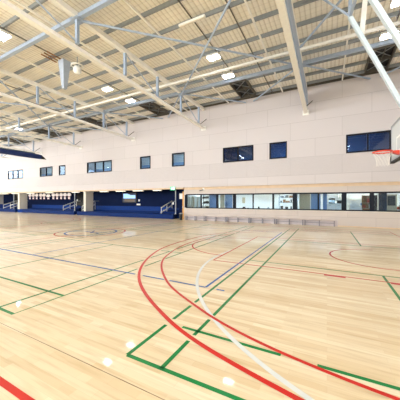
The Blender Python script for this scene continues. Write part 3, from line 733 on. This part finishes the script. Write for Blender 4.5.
# linear fitting
r = empty('linear_light', (-4.98, 8.75, 9.1)); tag(r, 'slim white linear fitting between purlins in the middle of the roof', 'light fitting')
B().box(-.62, .62, -.06, .06, 0, .08).build('housing', M['white'], r); B().box(-.6, .6, -.045, .045, -.02, 0).build('diffuser', M['cream2'], r)
# tapered pendant and bell speaker
r = empty('tapered_pendant', (-12.6, 8.2, 7.72)); tag(r, 'tapered pale grey box hanging from the roof', 'hanging box')
b = B(); v = []
for z, hx, hy in ((0, .09, .09), (1.5, .23, .22)):
    v.append([b.bm.verts.new((sx*hx, sy*hy, z)) for sx, sy in ((-1, -1), (1, -1), (1, 1), (-1, 1))])
for q in range(4): b.bm.faces.new((v[0][q], v[0][(q+1) % 4], v[1][(q+1) % 4], v[1][q]))
b.bm.faces.new(v[0][::-1]); b.bm.faces.new(v[1]); b.build('body', M['pendant'], r, .01)
for q, dx in enumerate((-.55, -.3, -.05)): B().bar((dx, -.1, 1.53), (dx, -.9, 1.56), .05, .05).build('mounting_bar', M['brown'], r)
r = empty('ceiling_speaker', (-11.88, 8.45, 8.48)); tag(r, 'round white speaker with a ring rim under the roof beside the tapered box', 'speaker')
B().lathe([(.05, 0), (.15, .03), (.2, .12), (.2, .3), (.14, .38)], (0, 0, 0), 24).build('body', M['white'], r, smooth=True)
B().torus((0, 0, .42), .29, .035).build('rim', M['white'], r, smooth=True); B().cyl((0, 0, .38), (0, 0, .9), .03).build('stem', M['grey'], r)
for a in range(3): B().cyl((0, 0, .42), (.29*math.cos(a*2.1), .29*math.sin(a*2.1), .42), .012, n=6).build('spoke', M['white'], r)

# ------------------------------------------------------------------ rolled divider curtain
r = empty('divider_curtain', (-24.3, 0, 5.75)); tag(r, 'long navy rolled divider curtain hanging in the air at left', 'divider curtain')
b = B(); prof = [(-.2, .0), (-.12, -.14), (.12, -.14), (.22, .0), (.2, .2), (.05, .3), (-.12, .28)]
n = 24
for k in range(n):
    y0 = -8+21.4*k/n; y1 = -8+21.4*(k+1)/n; s0 = 1+.06*math.sin(k*2.3); s1 = 1+.06*math.sin((k+1)*2.3)
    for q in range(len(prof)):
        (a1, b1), (a2, b2) = prof[q], prof[(q+1) % len(prof)]
        b.poly([(a1*s0, y0, b1*s0), (a2*s0, y0, b2*s0), (a2*s1, y1, b2*s1), (a1*s1, y1, b1*s1)])
b.poly([(p, 13.4, q) for p, q in prof]); b.poly([(p, -8, q) for p, q in prof][::-1])
bmesh.ops.remove_doubles(b.bm, verts=b.bm.verts, dist=.0005)
b.build('rolled_curtain', M['curtain'], r)
B().bar((0, -8, .33), (0, 12.9, .33), .22, .06).build('top_tube', M['curtop'], r)
B().prism([(.0, 13.41, .25), (.0, 13.9, -.12), (.0, 13.41, -.14)], (.16, 0, 0)).build('end_cap', M['black'], r)
for y in (-5, 0, 4, 8, 12): B().cyl((0, y, .3), (0, y, 1.75), .012, n=6).build('hoist_cable', M['grey'], r)

# ------------------------------------------------------------------ basketball hoop, ceiling hung
r = empty('basketball_hoop', (BX+.05, BY, 3.09)); tag(r, 'ceiling-hung basketball hoop with white backboard and orange-red rim', 'basketball hoop')
bx = .38
bd = B().box(bx, bx+.03, -.9, .9, -.15, .9).build('backboard', M['board'], r)
B().box(bx-.012, bx+.05, -.93, -.87, -.18, .93).box(bx-.012, bx+.05, .87, .93, -.18, .93).box(bx-.012, bx+.05, -.87, .87, .87, .93).box(bx-.012, bx+.05, -.87, .87, -.18, -.12).build('board_frame', M['grey'], bd)
B().box(bx-.006, bx-.001, -.295, -.245, 0, .45).box(bx-.006, bx-.001, .245, .295, 0, .45).box(bx-.006, bx-.001, -.245, .245, .4, .45).box(bx-.006, bx-.001, -.245, .245, 0, .05).build('target_square', M['wline'], bd)
B().box(bx-.03, bx+.07, -.95, .95, -.24, -.181).box(bx-.03, bx+.07, -.96, -.9401, -.24, .2).box(bx-.03, bx+.07, .9401, .96, -.24, .2).build('bottom_padding', M['pad'], r)
B().torus((0, 0, 0), .235, .02, 40).build('rim', M['rim'], r, smooth=True)
B().box(.22, bx-.012, -.09, .09, -.05, .012).prism([(.22, -.08, -.05), (bx-.012, -.08, -.05), (bx-.012, -.08, -.11)], (0, .16, 0)).build('rim_bracket', M['rim'], r)
b = B(); NN = 12; rings = [(.235, -.01), (.2, -.1), (.165, -.2), (.145, -.3), (.15, -.4)]
for lv in range(4):
    (r0, z0), (r1, z1) = rings[lv], rings[lv+1]
    for k in range(NN):
        a0 = 2*PI*(k+.5*(lv % 2))/NN
        for s in (-.5, .5):
            a1 = a0+s*2*PI/NN
            b.cyl((r0*math.cos(a0), r0*math.sin(a0), z0), (r1*math.cos(a1), r1*math.sin(a1), z1), .0026, n=4)
b.build('net', M['net'], r)
# rear frame and masts (coordinates from the hoop centre, roof at +6.2)
B().bar((-1.2, -.7, 6.0), (.95, -.7, 1.1), .17, .11).build('mast', M['mast'], r)
B().bar((-.77, .6, 4.6), (.72, .6, 1.1), .15, .11).build('mast', M['mast'], r)
B().bar((.95, -.7, 1.1), (.42, -.6, .3), .1, .1).bar((.72, .6, 1.1), (.42, .6, .3), .1, .1).bar((.95, -.7, 1.1), (.72, .6, 1.1), .1, .1).bar((.43, -.6, .3), (.43, .6, .3), .08, .08).bar((.43, -.6, .75), (.43, .6, .75), .08, .08).build('rear_frame', M['grey'], r)
B().bar((-.44, .72, 3.9), (-.25, .72, 6.1), .14, .1).build('upper_arm', M['cream'], r)
B().bar((-.77, .6, 4.6), (-.74, .6, 6.1), .1, .1).build('upper_arm', M['steel'], r)
B().cyl((-.75, .6, 4.6), (-2.2, .6, 6.2), .035, n=8).build('back_stay', M['steel'], r)
B().bar((-.6, -.7, 4.6), (-.77, .6, 4.6), .08, .08).build('cross_tube', M['steel'], r)
B().bar((-2.4, -.75, 6.15), (1.2, -.75, 6.15), .1, .14).bar((-2.4, .75, 6.15), (1.2, .75, 6.15), .1, .14).build('roof_rail', M['steel'], r)

# ------------------------------------------------------------------ light
def area(name, loc, rot, sx, sy, e, col=(1, 1, 1)):
    l = bpy.data.lights.new(name, 'AREA'); l.shape = 'RECTANGLE'; l.size = sx; l.size_y = sy; l.energy = e; l.color = col
    o = bpy.data.objects.new(name, l); C.objects.link(o); o.location = loc; o.rotation_euler = rot; return o
for i, (a, b_, z0, z1) in enumerate(so):   # area fill added in each unseen south opening
    area('fill_south', ((a+b_)/2, YS-.15, (z0+z1)/2), (-PI/2, 0, PI), b_-a, z1-z0, 1350, (.93, .97, 1))
for i, (a, b_) in enumerate([(-15, -6), (-3, 6), (9, 16)]):  # area fill added at the unseen west openings
    area('fill_west', (XW-.15, (a+b_)/2, 6.8), (0, -PI/2, 0), 3.6, b_-a, 700, (.85, .93, 1))
wd = bpy.data.worlds.new('sky'); bpy.context.scene.world = wd; wd.use_nodes = True
wd.node_tree.nodes['Background'].inputs[0].default_value = (.75, .87, 1, 1); wd.node_tree.nodes['Background'].inputs[1].default_value = 1.2

# ------------------------------------------------------------------ camera
cam = bpy.data.cameras.new('camera'); co = bpy.data.objects.new('camera', cam); C.objects.link(co)
co.location = (0, 0, 1.7); co.rotation_euler = (PI/2, 0, math.atan2(127, 242))
cam.sensor_width = 36; cam.lens = 36*242/400; cam.clip_end = 200
sc = bpy.context.scene; sc.camera = co
vs = sc.view_settings; vs.view_transform = 'Standard'; vs.look = 'None'; vs.gamma = 1; vs.exposure = 0.27; vs.use_curve_mapping = False
try:
    sc.cycles.use_denoising = True; sc.cycles.max_bounces = 10; sc.cycles.diffuse_bounces = 6; sc.cycles.transparent_max_bounces = 12
    sc.cycles.sample_clamp_indirect = 8; sc.cycles.caustics_reflective = False
except Exception: pass
